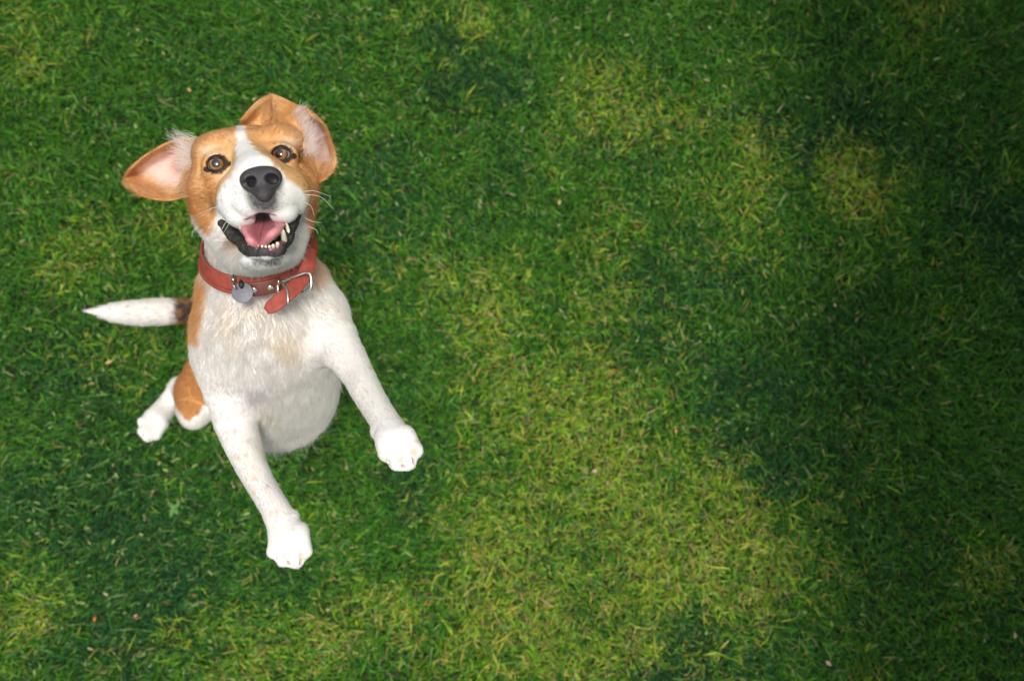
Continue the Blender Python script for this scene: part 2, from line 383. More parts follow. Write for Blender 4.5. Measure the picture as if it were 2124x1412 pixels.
nt.links.new(b.outputs[0], ms.inputs[1]); nt.links.new(tr.outputs[0], ms.inputs[2]); nt.links.new(ms.outputs[0], out.inputs['Surface'])
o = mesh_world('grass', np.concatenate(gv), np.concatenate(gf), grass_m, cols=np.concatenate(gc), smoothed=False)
o['kind'] = 'stuff'; o['label'] = 'short mown lawn grass with yellow dry patches and darker green ones'; o['category'] = 'grass'

# ------------------------------------------------------------------ tree beside the lawn, whose boughs shade the right of it
bark_m = material('bark', rough=.9, spec=.1, color=(.12, .085, .06), noise=(14, .5, 1.2), bump=.8, bump_scale=40)
leaf_m = bpy.data.materials.new('tree_leaf'); leaf_m.use_nodes = True
nt = leaf_m.node_tree; b = nt.nodes['Principled BSDF']; at = nt.nodes.new('ShaderNodeAttribute'); at.attribute_name = 'col'
nt.links.new(at.outputs['Color'], b.inputs['Base Color']); b.inputs['Roughness'].default_value = .5
BOUGHS = [(1760, 90, 1.75, .19), (1790, 240, 1.7, .17), (1960, 400, 1.75, .15), (1800, 590, 1.7, .15), (1745, 760, 1.7, .15), (1770, 930, 1.7, .15), (1820, 1100, 1.75, .16), (1800, 1280, 1.75, .15), (1830, 1430, 1.8, .16), (1740, -110, 1.8, .2), (1930, 700, 1.8, .2), (1950, 1000, 1.8, .2), (1920, 150, 1.8, .22)]
for bx in (2080, 2330, 2620, 2950):        # the rest of the crown, farther right
    for by in (-350, -80, 180, 430, 680, 930, 1180, 1430, 1700):
        r_ = {2080: .20, 2330: .28, 2620: .36, 2950: .45}[bx]
        BOUGHS.append((bx+RNG.uniform(-50, 50), by+RNG.uniform(-60, 60), 2.1+(bx-2080)*.0008+RNG.uniform(0, .25), r_*RNG.uniform(.85, 1.15)*(.6 if (bx == 2080 and by == 1180) else 1)))
sd_ = np.array(sun_dir); foot = np.array((2.5, .20, 0.0)); fork = np.array((2.35, .15, 1.5))
tree = thing('broadleaf_tree', 'broadleaf tree beside the lawn shading its right side', 'tree', foot)
v, f = tube(catmull([foot, (2.47, .19, .5), (2.42, .17, 1.0), fork, (2.2, .1, 2.2), (2.1, .1, 2.9)], 24), np.linspace(.16, .05, 24), 14); mesh_world('trunk', v, f, bark_m, tree)
lv, lf, lc = [], [], []; k = 0
for (bx, by, t, r) in BOUGHS:
    c = ground_at(bx, by)+sd_*t
    mid_ = (fork+c)/2+np.array((0, 0, .12))
    v, f = tube(catmull([fork, mid_, c], 10), np.linspace(.05, .012, 10), 8); mesh_world('limb', v, f, bark_m, tree)
    n = int(21000*r*r); d = unit(RNG.normal(0, 1, (n, 3)))*(RNG.random((n, 1))**.45)*r*np.array((1, 1, .7))*(.8+.4*vnoise(RNG.random((n, 3)), 3)[:, None])
    p0 = c+d; a = unit(RNG.normal(0, 1, (n, 3))+np.array((0, 0, -.3))); w = unit(np.cross(a, RNG.normal(0, 1, (n, 3)))); s_ = RNG.uniform(.045, .08, (n, 1))
    q = np.stack([p0, p0+a*s_*.5+w*s_*.3, p0+a*s_, p0+a*s_*.5-w*s_*.3], 1).reshape(-1, 3)
    lv.append(q); lf.append(np.arange(n*4).reshape(n, 4)+k); k += n*4
    lc.append(np.repeat(np.array((.055, .12, .02))*RNG.uniform(.6, 1.5, (n, 1)), 4, 0))
mesh_world('crown', np.concatenate(lv), np.concatenate(lf), leaf_m, tree, smoothed=False, cols=np.concatenate(lc))
# ------------------------------------------------------------------ the leaping dog
NOSE = P(542, 372, .775)
B = Solid()
DOWN = unit((0.0, -1.0, -.55))
# torso: rib cage, belly and pelvis run away from the photographer
TX = dict(zone='torso', fur=.013, flow=DOWN)
B.chain([P(552, 700, 1.105), P(570, 768, 1.165), P(578, 803, 1.27), P(524, 790, 1.44), P(498, 765, 1.53)], [.085, .083, .079, .071, .066], .04, **TX)
B.chain([P(527, 425, .990), P(537, 520, 1.02), P(545, 645, 1.090)], [.056, .061, .072], .03, zone='neck', fur=.010, flow=DOWN)
B.ell(P(488, 712, 1.06), (.038, .056, .05), .025, **TX)                     # shoulders
B.ell(P(642, 665, 1.07), (.044, .050, .05), .03, **TX)
B.ell(P(552, 668, 1.015), (.042, .038, .035), .022, **TX)                   # breast ruff
B.cone(P(550, 700, 1.065), P(577, 838, 1.205), .070, .058, .05, **TX)      # keel of the chest
B.ell(P(452, 596, 1.07), (.016, .026, .035), .020, zone='neck', fur=.018, flow=DOWN)
B.ell(P(638, 590, 1.07), (.018, .030, .035), .025, zone='neck', fur=.018, flow=DOWN)
# forelegs
LG = dict(zone='leg', fur=.0052)
B.chain([P(474, 748, 1.05), P(483, 872, 1.06), P(520, 965, 1.03), P(568, 1050, .99), P(596, 1105, .98)], [.041, .0240, .0185, .0162, .0205], .018, **LG)
B.cone(P(490, 860, 1.075), P(540, 985, 1.045), .020, .010, .015, **dict(LG, flow=unit(P(540, 985, 1.045)-P(490, 860, 1.075))))
B.chain([P(652, 668, 1.06), P(718, 738, 1.02), P(765, 820, .965), P(798, 874, .925), P(819, 912, .905)], [.046, .0235, .0175, .0162, .0200], .018, **LG)
def paw(toes, k=.0080):
    for (a, b, r) in toes: B.cone(P(*a), P(*b), r*1.05, r*.86, k, zone='leg', fur=.0030, flow=unit(P(*b)-P(*a)))
    for (a, b, r), (a2, b2, r2) in zip(toes[:-1], toes[1:]):                  # creases between the toes
        m0, m1 = (P(*a)+P(*a2))/2, (P(*b)+P(*b2))/2; up_ = np.array((0, 0, r*.84))
        B.cone(m0+(m1-m0)*.45+up_, m0+(m1-m0)*1.3+up_*.5, .0010, .0017, .002, '-')
TOES_A = [((580, 1102, .975), (568, 1143, .962), .0098), ((592, 1112, .970), (588, 1158, .955), .0108), ((608, 1112, .970), (614, 1162, .955), .0108), ((622, 1102, .975), (633, 1142, .962), .0098)]
TOES_B = [((800, 908, .900), (800, 940, .888), .0098), ((812, 916, .895), (823, 958, .880), .0108), ((830, 916, .895), (846, 958, .880), .0108), ((842, 904, .900), (862, 934, .888), .0098)]
paw(TOES_A); paw(TOES_B)
B.ell(P(608, 1072, .985), (.006, .008, .007), .006, **dict(LG, flow=DOWN))   # dew claws
B.ell(P(781, 893, .915), (.006, .008, .007), .006, **dict(LG, flow=DOWN))
for c in (P(514, 840, .975), P(676, 752, .965)): B.ell(c, (.016, .016, .020), .030, '-')      # hollows of the armpits
# hind legs
B.chain([P(478, 770, 1.47), P(425, 812, 1.43), P(402, 862, 1.40)], [.066, .050, .0185], .03, zone='thigh', fur=.007)
B.chain([P(402, 858, 1.40), P(372, 802, 1.53)], [.024, .0165], .012, **LG)
B.chain([P(373, 803, 1.535), P(345, 842, 1.52), P(325, 868, 1.50)], [.0175, .0190, .0230], .012, **LG)
TOES_C = [((318, 866, 1.50), (296, 874, 1.475), .0105), ((318, 872, 1.49), (297, 893, 1.465), .0115), ((326, 880, 1.49), (307, 905, 1.465), .0115), ((335, 880, 1.49), (324, 902, 1.475), .0105)]
paw(TOES_C)
B.chain([P(545, 770, 1.48), P(572, 815, 1.44), P(590, 845, 1.42)], [.066, .050, .032], .03, zone='thigh', fur=.007)
B.chain([P(590, 845, 1.42), P(560, 775, 1.56)], [.030, .0165], .012, **LG)
B.chain([P(560, 775, 1.56), P(585, 825, 1.56), P(597, 850, 1.54)], [.0175, .0190, .0230], .012, **LG)
TOES_D = [((590, 848, 1.54), (582, 866, 1.525), .0105), ((596, 852, 1.535), (594, 876, 1.515), .0115), ((604, 852, 1.535), (608, 876, 1.515), .0115), ((610, 848, 1.54), (620, 866, 1.525), .0105)]
paw(TOES_D)
# tail
B.chain([P(478, 690, 1.51), P(420, 650, 1.485), P(370, 645, 1.46), P(300, 648, 1.43), P(240, 648, 1.405), P(200, 646, 1.395), P(180, 645, 1.39)],
        [.034, .0225, .0225, .0225, .0165, .0060, .0020], .02, zone='tail', fur=.0085)
# sheath under the belly
B.cone(P(575, 868, 1.30), P(551, 918, 1.315), .016, .0085, .015, **TX)
# ---- head
HD = dict(zone='head', fur=.0065, flow='nose')
MZ = dict(zone='muzzle', fur=.0036, flow='nose')
hr, hu = unit((.988, .15, 0)), unit((-.15, .988, 0)); HAX = np.array([hr, hu, np.cross(hr, hu)])
B.ell(P(520, 350, .958), (.0655, .0470, .062), .02, ax=HAX, **HD)             # skull
B.ell(P(519, 408, .948), (.0630, .0540, .053), .02, ax=HAX, **HD)             # cheeks and jaw
B.ell(P(452, 312, .912), (.026, .018, .026), .018, ax=HAX, **HD)              # brows
B.ell(P(580, 293, .912), (.026, .018, .026), .018, ax=HAX, **HD)
B.chain([P(434, 405, .925), P(446, 462, .930), P(482, 512, .925)], [.020, .019, .018], .02, **dict(HD, fur=.009))
B.chain([P(620, 395, .925), P(614, 455, .930), P(592, 508, .925)], [.020, .019, .018], .02, **dict(HD, fur=.009))
B.ell(P(538, 527, .912), (.038, .022, .034), .02, ax=HAX, **dict(HD, fur=.013))  # throat
B.chain([P(514, 318, .905), P(529, 345, .855), P(540, 362, .812)], [.020, .0195, .0175], .018, **MZ)   # bridge
B.ell(P(542, 392, .842), (.036, .024, .042), .022, ax=HAX, **MZ)
B.cone(P(448, 392, .912), P(492, 415, .860), .020, .016, .02, **HD)
B.cone(P(618, 378, .912), P(596, 400, .860), .018, .016, .02, **HD)
B.ell(P(497, 420, .848), (.0205, .0235, .032), .016, ax=HAX, **MZ)            # upper lips
B.ell(P(598, 402, .848), (.0200, .0220, .032), .016, ax=HAX, **MZ)
B.ell(P(520, 426, .822), (.015, .013, .018), .010, ax=HAX, **MZ)
B.ell(P(574, 416, .822), (.015, .013, .018), .010, ax=HAX, **MZ)
B.ell(P(546, 408, .805), (.0150, .0130, .016), .010, ax=HAX, **MZ)
# open mouth: a hollow between the lips, then the lower jaw
MOUTH = [((466, 463, .866), .0035), ((490, 474, .850), .0075), ((522, 478, .834), .0150), ((556, 474, .828), .0175), ((586, 464, .838), .0120), ((604, 446, .856), .0060), ((615, 428, .872), .0030)]
for (a, ra), (b, rb) in zip(MOUTH[:-1], MOUTH[1:]): B.cone(P(*a), P(*b), ra, rb, .004, '-')
B.cone(P(545, 470, .835), P(540, 455, .90), .017, .012, .004, '-')
for c in (P(501, 453, .834), P(588, 444, .834)): B.ell(c, (.0135, .0095, .016), .007, ax=HAX, **MZ)      # hanging lips
HANG = B.pr[-2:]
JAW = [((460, 464, .872), .0045), ((484, 488, .862), .0060), ((513, 513, .842), .0068), ((530, 521, .832), .0072), ((552, 523, .826), .0074), ((576, 516, .832), .0070), ((594, 494, .846), .0064), ((608, 462, .860), .0050), ((618, 430, .876), .0035)]
for (a, ra), (b, rb) in zip(JAW[:-1], JAW[1:]): B.cone(P(*a), P(*b), ra, rb, .006, **dict(MZ, fur=.003))
B.ell(P(550, 536, .872), (.026, .012, .024), .010, ax=HAX, **dict(MZ, fur=.006))
# eye sockets
EYES = [(P(451.5, 343, .8845), unit((.12, .02, 1))), (P(585.5, 323, .8845), unit((-.10, .02, 1)))]
ER = .0108
for (c, n) in EYES:
    B.ell(c, (.0165, .0135, .012), .014, ax=HAX, **dict(HD, fur=.003))        # lids
    B.ell(c+np.array((0, 0, .006)), (.0100, .0086, .016), .003, '-', ax=HAX)

bv, bf = B.mesh(.0017)
D = np.stack([B.dist(bv, q) for q in B.pr], 1)
plus = [i for i, q in enumerate(B.pr) if q['op'] == '+']; minus = [i for i, q in enumerate(B.pr) if q['op'] == '-']
Wt = np.exp(-np.clip(D[:, plus]-D[:, plus].min(1, keepdims=True), 0, .1)/.006); Wt /= Wt.sum(1, keepdims=True)
flow = np.zeros_like(bv); furl = np.zeros(len(bv))
zones = {z: np.zeros(len(bv)) for z in ('torso', 'neck', 'leg', 'thigh', 'tail', 'head', 'muzzle')}
away = unit(bv-NOSE)
for j, i in enumerate(plus):
    q = B.pr[i]; w = Wt[:, j]
    fl = away if isinstance(q['flow'], str) else q['flow'][None]
    flow += w[:, None]*fl; furl += w*q['fur']; zones[q['zone']] += w
bn = vert_normals(bv, bf)
inmouth = np.min(D[:, [i for i in minus if B.pr[i]['k'] == .004]], 1)          # distance to the mouth hollow
# ears: two thick folded sheets, joined to the same skin
EARS = [
 ([[(404, 285, .930), (400, 315, .935), (399, 345, .940), (402, 375, .930), (406, 402, .925)],
   [(368, 289, .920), (363, 318, .950), (360, 345, .955), (366, 380, .940), (380, 410, .910)],
   [(334, 303, .915), (330, 325, .945), (327, 352, .950), (334, 386, .940), (350, 416, .896)],
   [(297, 326, .912), (294, 342, .932), (292, 362, .938), (300, 386, .930), (318, 413, .888)],
   [(272, 350, .905), (263, 361, .915), (260, 374, .918), (270, 389, .898), (293, 406, .886)]], 'inner'),
 ([[(606, 236, .935), (616, 262, .935), (626, 295, .935), (634, 330, .930), (640, 374, .925)],
   [(620, 222, .930), (640, 256, .958), (650, 292, .962), (657, 330, .950), (656, 380, .918)],
   [(634, 224, .920), (660, 254, .945), (674, 290, .950), (680, 328, .938), (672, 374, .908)],
   [(643, 236, .912), (674, 262, .920), (688, 296, .922), (698, 334, .912), (690, 358, .900)]], 'inner'),
 ([[(642, 236, .928), (636, 275, .922), (632, 312, .917)],
   [(612, 216, .938), (608, 250, .920), (614, 288, .912)],
   [(586, 203, .948), (581, 240, .938), (590, 275, .930)],
   [(560, 194, .958), (566, 228, .958), (570, 268, .952)]], 'outer'),
 ([[(566, 194, .956), (570, 228, .968), (568, 266, .978)],
   [(540, 206, .964), (545, 234, .986), (545, 268, .992)],
   [(518, 226, .968), (525, 247, .988), (530, 270, .994)],
   [(500, 250, .970), (504, 263, .982), (512, 280, .988)]], 'fold')]
ALLV, ALLF, ALLN = [bv], [bf], [bn]
ear_info = []
nv0 = len(bv)
for rows, kind in EARS:
    v, f, uv, side = sheet(rows, 40, 40, .0045)
    ear_info.append((nv0, len(v), uv, side, kind, rows)); ALLV.append(v); ALLF.append(f+nv0); ALLN.append(vert_normals(v, f)); nv0 += len(v)
V = np.concatenate(ALLV); Fc = np.concatenate(ALLF); N = np.concatenate(ALLN); nb_ = len(bv)
pad = lambda a, x: np.concatenate([a, np.full((nv0-nb_,)+a.shape[1:], x)])
zones = {z: pad(a, 0.) for z, a in zones.items()}; furl = pad(furl, .005); inmouth = pad(inmouth, .1)
flow = np.concatenate([flow, np.zeros((nv0-nb_, 3))])
px = CX+F*V[:, 0]/-V[:, 2]; py = CY-F*V[:, 1]/-V[:, 2]
ear = np.zeros(nv0); earpink = np.zeros(nv0)
for (s, n, uv, side, kind, rows) in ear_info:
    sl = slice(s, s+n); ear[sl] = 1
    g0 = np.array([P(*c) for c in rows[0]]).mean(0); g1 = np.array([P(*c) for c in rows[-1]]).mean(0)
    flow[sl] = unit(g1-g0)
    if kind == 'inner':
        e = np.minimum(np.minimum(1-uv[:, 0], uv[:, 1]*.9), (1-uv[:, 1])*.8)
        earpink[sl] = side*smooth(.03, .24, e+.10*(vnoise(V[sl], 60, 3)-.5))
toeye = unit(-V); facing = (N*toeye).sum(1)

# ---- coat colours (base colours of hair and skin)
WHITE = np.array((.815, .79, .755)); CREAM = np.array((.76, .645, .475)); TAN = np.array((.62, .315, .115)); TAN2 = np.array((.72, .45, .22))
BLACK = np.array((.012, .010, .011)); PINK = np.array((.76, .60, .55)); GREY = np.array((.10, .088, .095)); BROWN = np.array((.085, .055, .045))
def mix(c, d, m): return c*(1-m[:, None])+d*m[:, None]
nz1 = vnoise(V, 40, 1); nz2 = vnoise(V, 120, 2); nz3 = vnoise(V, 400, 5)
jx, jy = px+(nz2-.5)*9+(nz3-.5)*6, py+(vnoise(V, 120, 7)-.5)*9+(vnoise(V, 400, 8)-.5)*6
headz = zones['head']+zones['muzzle']
bodyz = 1-np.clip(headz+ear, 0, 1)
col = np.tile(WHITE, (nv0, 1))
col *= (.94+.07*smooth(.2, .8, vnoise(V, 55, 51))*(.6+.4*vnoise(V, 190, 52)))[:, None]
col = mix(col, CREAM, .12*smooth(.5, .85, vnoise(V, 28, 53)))
# head: tan mask with a white blaze, muzzle and jaw
FACE_WHITE = [(491, 262), (508, 262), (513, 285), (526, 306), (557, 329), (578, 351), (598, 374), (617, 388), (640, 408), (634, 430), (626, 452), (634, 480), (650, 500), (660, 640), (390, 640), (388, 440), (408, 452), (428, 484), (446, 482), (447, 455), (448, 412), (459, 388), (466, 374), (483, 351), (491, 329), (489, 306)]
hw = in_poly(jx, jy, FACE_WHITE, 4.0)
tan = mix(np.tile(TAN, (nv0, 1)), TAN2, smooth(.3, .75, nz1*.6+nz3*.4))
light_brow = np.exp(-(((px-432)/22)**2+((py-312)/14)**2))+np.exp(-(((px-600)/22)**2+((py-297)/12)**2))+.7*np.exp(-(((px-470)/24)**2+((py-370)/18)**2))
tan = mix(tan, CREAM, np.clip(.55*light_brow*(headz > .3), 0, .7))
hcol = mix(tan, np.tile(WHITE, (nv0, 1)), hw)
behind = smooth(-.15, -.45, facing)                                           # nape and back are tan
hcol = mix(hcol, TAN, behind*(1-zones['muzzle']))
col = mix(col, hcol, np.clip(headz, 0, 1))
# body: white below, tan above and along the flank
dors = smooth(.26, .02, facing+(nz2-.5)*.16)*np.clip(zones['torso']+zones['neck']+zones['thigh'], 0, 1)
dors *= np.where((px > 425) & (V[:, 2] < -.9), smooth(-.1, -.3, facing), 1)
dors = np.maximum(dors, behind*np.clip(zones['torso']+zones['neck']+zones['thigh'], 0, 1))
NECK_TAN = [(385, 520), (418, 555), (434, 590), (430, 618), (424, 645), (416, 690), (413, 740), (418, 790), (430, 835), (390, 860), (375, 640)]
dors = np.maximum(dors, in_poly(jx, jy, NECK_TAN, 9)*(V[:, 2] > -1.25)*bodyz*(zones['leg'] < .4))
dors = np.maximum(dors, .55*in_poly(jx, jy, [(650, 480), (676, 500), (676, 585), (655, 600), (640, 575)], 9)*bodyz)
col = mix(col, tan, dors)
THIGH = [(425, 760), (432, 800), (430, 838), (420, 842), (416, 858), (404, 862), (396, 874), (384, 868), (372, 850), (362, 828), (358, 795), (366, 760), (384, 715), (420, 715)]
col = mix(col, TAN*.92, in_poly(px+(nz2-.5)*4, py+(nz2-.5)*4, THIGH, 2.0)*((zones['thigh']+zones['torso']) > .4)*(V[:, 2] < -1.12))
col = mix(col, CREAM, bodyz*.55*np.clip(np.exp(-(((px-585)/45)**2+((py-722)/38)**2))+.8*np.exp(-(((px-470)/30)**2+((py-690)/50)**2))+.5*np.exp(-(((px-535)/70)**2+((py-640)/22)**2)), 0, 1)*smooth(.25, .7, nz1)*(1-dors))
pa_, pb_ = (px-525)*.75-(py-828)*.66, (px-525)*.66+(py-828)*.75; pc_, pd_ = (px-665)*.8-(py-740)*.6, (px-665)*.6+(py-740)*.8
pit_shade = np.clip(np.exp(-((pa_/44)**2+(pb_/17)**2))+np.exp(-((pc_/42)**2+(pd_/17)**2)), 0, 1)*bodyz*(V[:, 2] > -1.3)
col = mix(col, np.array((.47, .42, .445)), pit_shade*.42)  # armpit shading painted into the coat, mixed with the lilac of thin-fur skin
# tail: dark saddle near the root
tz = zones['tail']*smooth(352, 372, px+(nz2-.5)*22)
col = mix(col, mix(np.tile(BROWN, (nv0, 1)), TAN*.8, np.clip(smooth(.55, .8, nz2)*.5+smooth(662, 676, py+(nz2-.5)*10)*.8+smooth(632, 622, py)*.5, 0, .95)), np.clip(tz, 0, 1))
# freckles on the forelegs and toes
for (fx, fy, fr) in [(492, 950, 7), (512, 944, 4), (523, 992, 6), (553, 1010, 5), (527, 1020, 4), (470, 898, 5), (484, 891, 5), (564, 1062, 4), (574, 1061, 3), (745, 852, 4), (760, 812, 3), (767, 760, 4), (590, 1155, 6), (626, 1150, 8), (855, 935, 8), (864, 915, 6), (830, 955, 7), (806, 948, 5), (770, 832, 3)]:
    m = smooth(1.25, .5, np.hypot(jx-fx, (jy-fy)*.85)/fr)*zones['leg']*.5
    col = mix(col, TAN2*.85, m)
# dark skin: eye rims, lips, nose leather surroundings
rim = np.zeros(nv0)
for (ex, ey, s) in ((451, 343, 1), (585.5, 323, -1)):
    dx, dy = (px-ex)*.988-(py-ey)*.15, (px-ex)*.15+(py-ey)*.988
    r = np.hypot(dx/22.5, (dy+2.0)/20.5); r = np.minimum(r, np.hypot((dx-s*19)/10, (dy+0)/7)); r = np.minimum(r, np.hypot((dx+s*21)/9, (dy-5)/7))
    rim = np.maximum(rim, smooth(1.12, .92, r+(nz3-.5)*.25))
rim *= (zones['head'] > .2)*(V[:, 2] > -.93)
col = mix(col, BLACK*1.3, rim*.97)
greyz = np.exp(-(((px-547-(py-412)*.1)/(34-.30*(py-400)))**4+((py-413)/23)**4))*zones['muzzle']
col = mix(col, GREY, np.clip(greyz*(1.25+1.2*(nz3-.45)), 0, .97))
dots = smooth(.72, .84, vnoise(V, 480, 11))*zones['muzzle']*(((py > 380) & (py < 440)))*.35
col = mix(col, GREY, dots)
lipd = smooth(.0030, .0010, inmouth)*(headz > 0)
hang = np.min([Solid.dist(V, q_) for q_ in HANG], 0)
lip = np.clip(lipd*smooth(.0004, .0022, hang), 0, 1)
jawrim = np.min([np.linalg.norm(V-np.clip(((V-P(*a)) @ (P(*b)-P(*a)))/max((P(*b)-P(*a)) @ (P(*b)-P(*a)), 1e-9), 0, 1)[:, None]*(P(*b)-P(*a))-P(*a), axis=1) for (a, _), (b, _) in zip(JAW[:-1], JAW[1:])], 0)
jlip = smooth(.0118, .0100, jawrim+(nz3-.5)*.0012)*(zones['muzzle'] > .2)*(py < 533)*(V[:, 2] > -.885)
dark = np.clip(np.maximum(lip, jlip), 0, 1)
col = mix(col, np.array((.020, .014, .015)), dark*.98)
col = mix(col, np.array((.050, .041, .050)), dark*np.exp(-(((px-553)/30)**4+((py-524)/8)**4))*.9)
spk = np.exp(-(((px-552)/30)**4+((py-537)/11)**4))*(headz > .4)*(1-dark)
spk = np.clip(spk*1.4*(py > 525), 0, 1); col = mix(col, BLACK*3, spk*.35)
spk = np.maximum(spk, .30*np.exp(-(((px-545)/55)**2+((py-420)/26)**2))*zones['muzzle'])
rust = np.exp(-(((px-492)/16)**2+((py-503)/14)**2))*(headz > .4)*(1-dark)
col = mix(col, TAN*.8, np.clip(rust*.8, 0, .6))
sheath = smooth(13, 6, np.hypot(px-549, (py-924)*.6))*(zones['torso'] > .3)*(V[:, 2] < -1.2)
col = mix(col, np.array((.05, .042, .047)), sheath)
# ears
inpink = np.maximum(in_poly(jx, jy, [(282, 345), (320, 310), (365, 290), (398, 294), (402, 345), (396, 380), (370, 400), (342, 390), (318, 366)], 12), in_poly(jx, jy, [(612, 225), (640, 228), (690, 280), (694, 318), (680, 345), (650, 335), (630, 300)], 9))
earpink *= np.clip(.15+.85*inpink, 0, 1)
ecol = mix(tan, np.tile(PINK, (nv0, 1)), earpink*.9)
canal = np.exp(-(((px-368)/16)**2+((py-340)/16)**2))+np.exp(-(((px-655)/12)**2+((py-290)/14)**2))
ecol = mix(ecol, np.array((.50, .24, .19)), np.clip(canal, 0, .7)*earpink)
col = mix(col, ecol, ear)

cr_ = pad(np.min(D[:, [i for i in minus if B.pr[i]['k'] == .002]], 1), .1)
col = mix(col, np.array((.52, .40, .36)), smooth(.0006, .0001, cr_))  # pinkish skin between the toes, also painting in their shadow lines
nosecut = (np.hypot((px-542)/37, (py-372)/27) < 1) & (zones['muzzle'] > .3) & (V[:, 2] > -.83)
col[nosecut] = BLACK*1.5
V = V+N*((vnoise(V, 260, 61)+.6*vnoise(V, 620, 62)-.8)*.0022*np.clip(dark, 0, 1)*(py > 440))[:, None]      # wrinkled lips
dog = thing('dog', 'tan and white dog leaping up at the photographer with its mouth open', 'dog', to_world(P(500, 820, 1.50)))
skin_m = material('dog_skin', rough=.75, spec=.15, attr='col', bump=.12, bump_scale=1400)
bn_ = skin_m.node_tree; wa = bn_.nodes.new('ShaderNodeAttribute'); wa.attribute_name = 'wet'
wr = bn_.nodes.new('ShaderNodeMapRange'); wr.inputs['To Min'].default_value = .75; wr.inputs['To Max'].default_value = .26
bn_.links.new(wa.outputs['Fac'], wr.inputs['Value']); bn_.links.new(wr.outputs['Result'], bn_.nodes['Principled BSDF'].inputs['Roughness'])
wr = bn_.nodes.new('ShaderNodeMapRange'); wr.inputs['To Min'].default_value = .12; wr.inputs['To Max'].default_value = .8
bn_.links.new(wa.outputs['Fac'], wr.inputs['Value']); bn_.links.new(wr.outputs['Result'], bn_.nodes['Bump'].inputs['Strength'])
wr = bn_.nodes.new('ShaderNodeMapRange'); wr.inputs['To Min'].default_value = .15; wr.inputs['To Max'].default_value = .5
bn_.links.new(wa.outputs['Fac'], wr.inputs['Value']); bn_.links.new(wr.outputs['Result'], bn_.nodes['Principled BSDF'].inputs['Specular IOR Level'])
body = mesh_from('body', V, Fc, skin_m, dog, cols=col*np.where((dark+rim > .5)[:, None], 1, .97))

wt_ = body.data.attributes.new('wet', 'FLOAT', 'POINT'); wt_.data.foreach_set('value', np.clip(dark, 0, 1).astype(np.float32))
# ---- fur
hair_m = bpy.data.materials.new('dog_fur'); hair_m.use_nodes = True
nt = hair_m.node_tree; b = nt.nodes['Principled BSDF']
at = nt.nodes.new('ShaderNodeAttribute'); at.attribute_name = 'col'; nt.links.new(at.outputs['Color'], b.inputs['Base Color'])
b.inputs['Roughness'].default_value = .55; b.inputs['Specular IOR Level'].default_value = .25
out = nt.nodes['Material Output']; tr = nt.nodes.new('ShaderNodeBsdfTranslucent'); nt.links.new(at.outputs['Color'], tr.inputs['Color'])
ms = nt.nodes.new('ShaderNodeMixShader'); ms.inputs[0].default_value = .45
nt.links.new(b.outputs[0], ms.inputs[1]); nt.links.new(tr.outputs[0], ms.inputs[2]); nt.links.new(ms.outputs[0], out.inputs['Surface'])
def hair_object(name, pts, rad0, rad1, cols, mat, parent):
    """pts (n,k,3) in dog space, one hair a row"""
    n, k, _ = pts.shape
    hc = bpy.data.hair_curves.new(name); hc.add_curves([k]*n)
    off = np.array(parent.matrix_world.translation)
    hc.attributes['position'].data.foreach_set('vector', (to_world(pts.reshape(-1, 3))-off).astype(np.float32).ravel())
    t = np.linspace(0, 1, k)[None]; r = (np.asarray(rad0).reshape(-1, 1)*(1-t)+np.asarray(rad1).reshape(-1, 1)*t)*np.ones((n, k))
    ra = hc.attributes.get('radius') or hc.attributes.new('radius', 'FLOAT', 'POINT')
    ra.data.foreach_set('value', r.astype(np.float32).ravel())
    ca = hc.attributes.new('col', 'FLOAT_COLOR', 'CURVE'); c = np.ones((n, 4), np.float32); c[:, :3] = cols
    ca.data.foreach_set('color', c.ravel())
    hc.materials.append(mat)
    o = bpy.data.objects.new(name, hc); C.objects.link(o); o.parent = parent
    return o
area = .5*np.linalg.norm(np.cross(V[Fc[:, 2]]-V[Fc[:, 0]], V[Fc[:, 3]]-V[Fc[:, 1]]), axis=1)
crease = pad(np.min(D[:, [i for i in minus if B.pr[i]['k'] == .002]], 1),   .1) < .0003
bare = np.clip(dark+.97*(rim > .6)+sheath+crease, 0, 1)
dens = (1+1.2*np.clip(zones['leg']+zones['thigh'], 0, 1))*(1-bare)*(1-.62*earpink)*np.where(facing < -.1, .45, 1)*(1+2.2*np.clip(headz+ear, 0, 1))
dens[nosecut] = 0
fd = dens[Fc].mean(1)*area; cnt = FUR_N*fd/fd.sum()
nf = RNG.poisson(cnt); fi = np.repeat(np.arange(len(Fc)), nf); n = len(fi)
a, bb = RNG.random((2, n)); q = Fc[fi]
wq = np.stack([(1-a)*(1-bb), a*(1-bb), a*bb, (1-a)*bb], 1)
ip = lambda arr: (arr[q]*(wq[..., None] if arr.ndim == 2 else wq)).sum(1)
rp, rn, rf, rl, rc, rh = ip(V), unit(ip(N)), ip(flow), ip(furl), ip(col), ip(headz)
rE, rpk = ip(ear), ip(earpink)
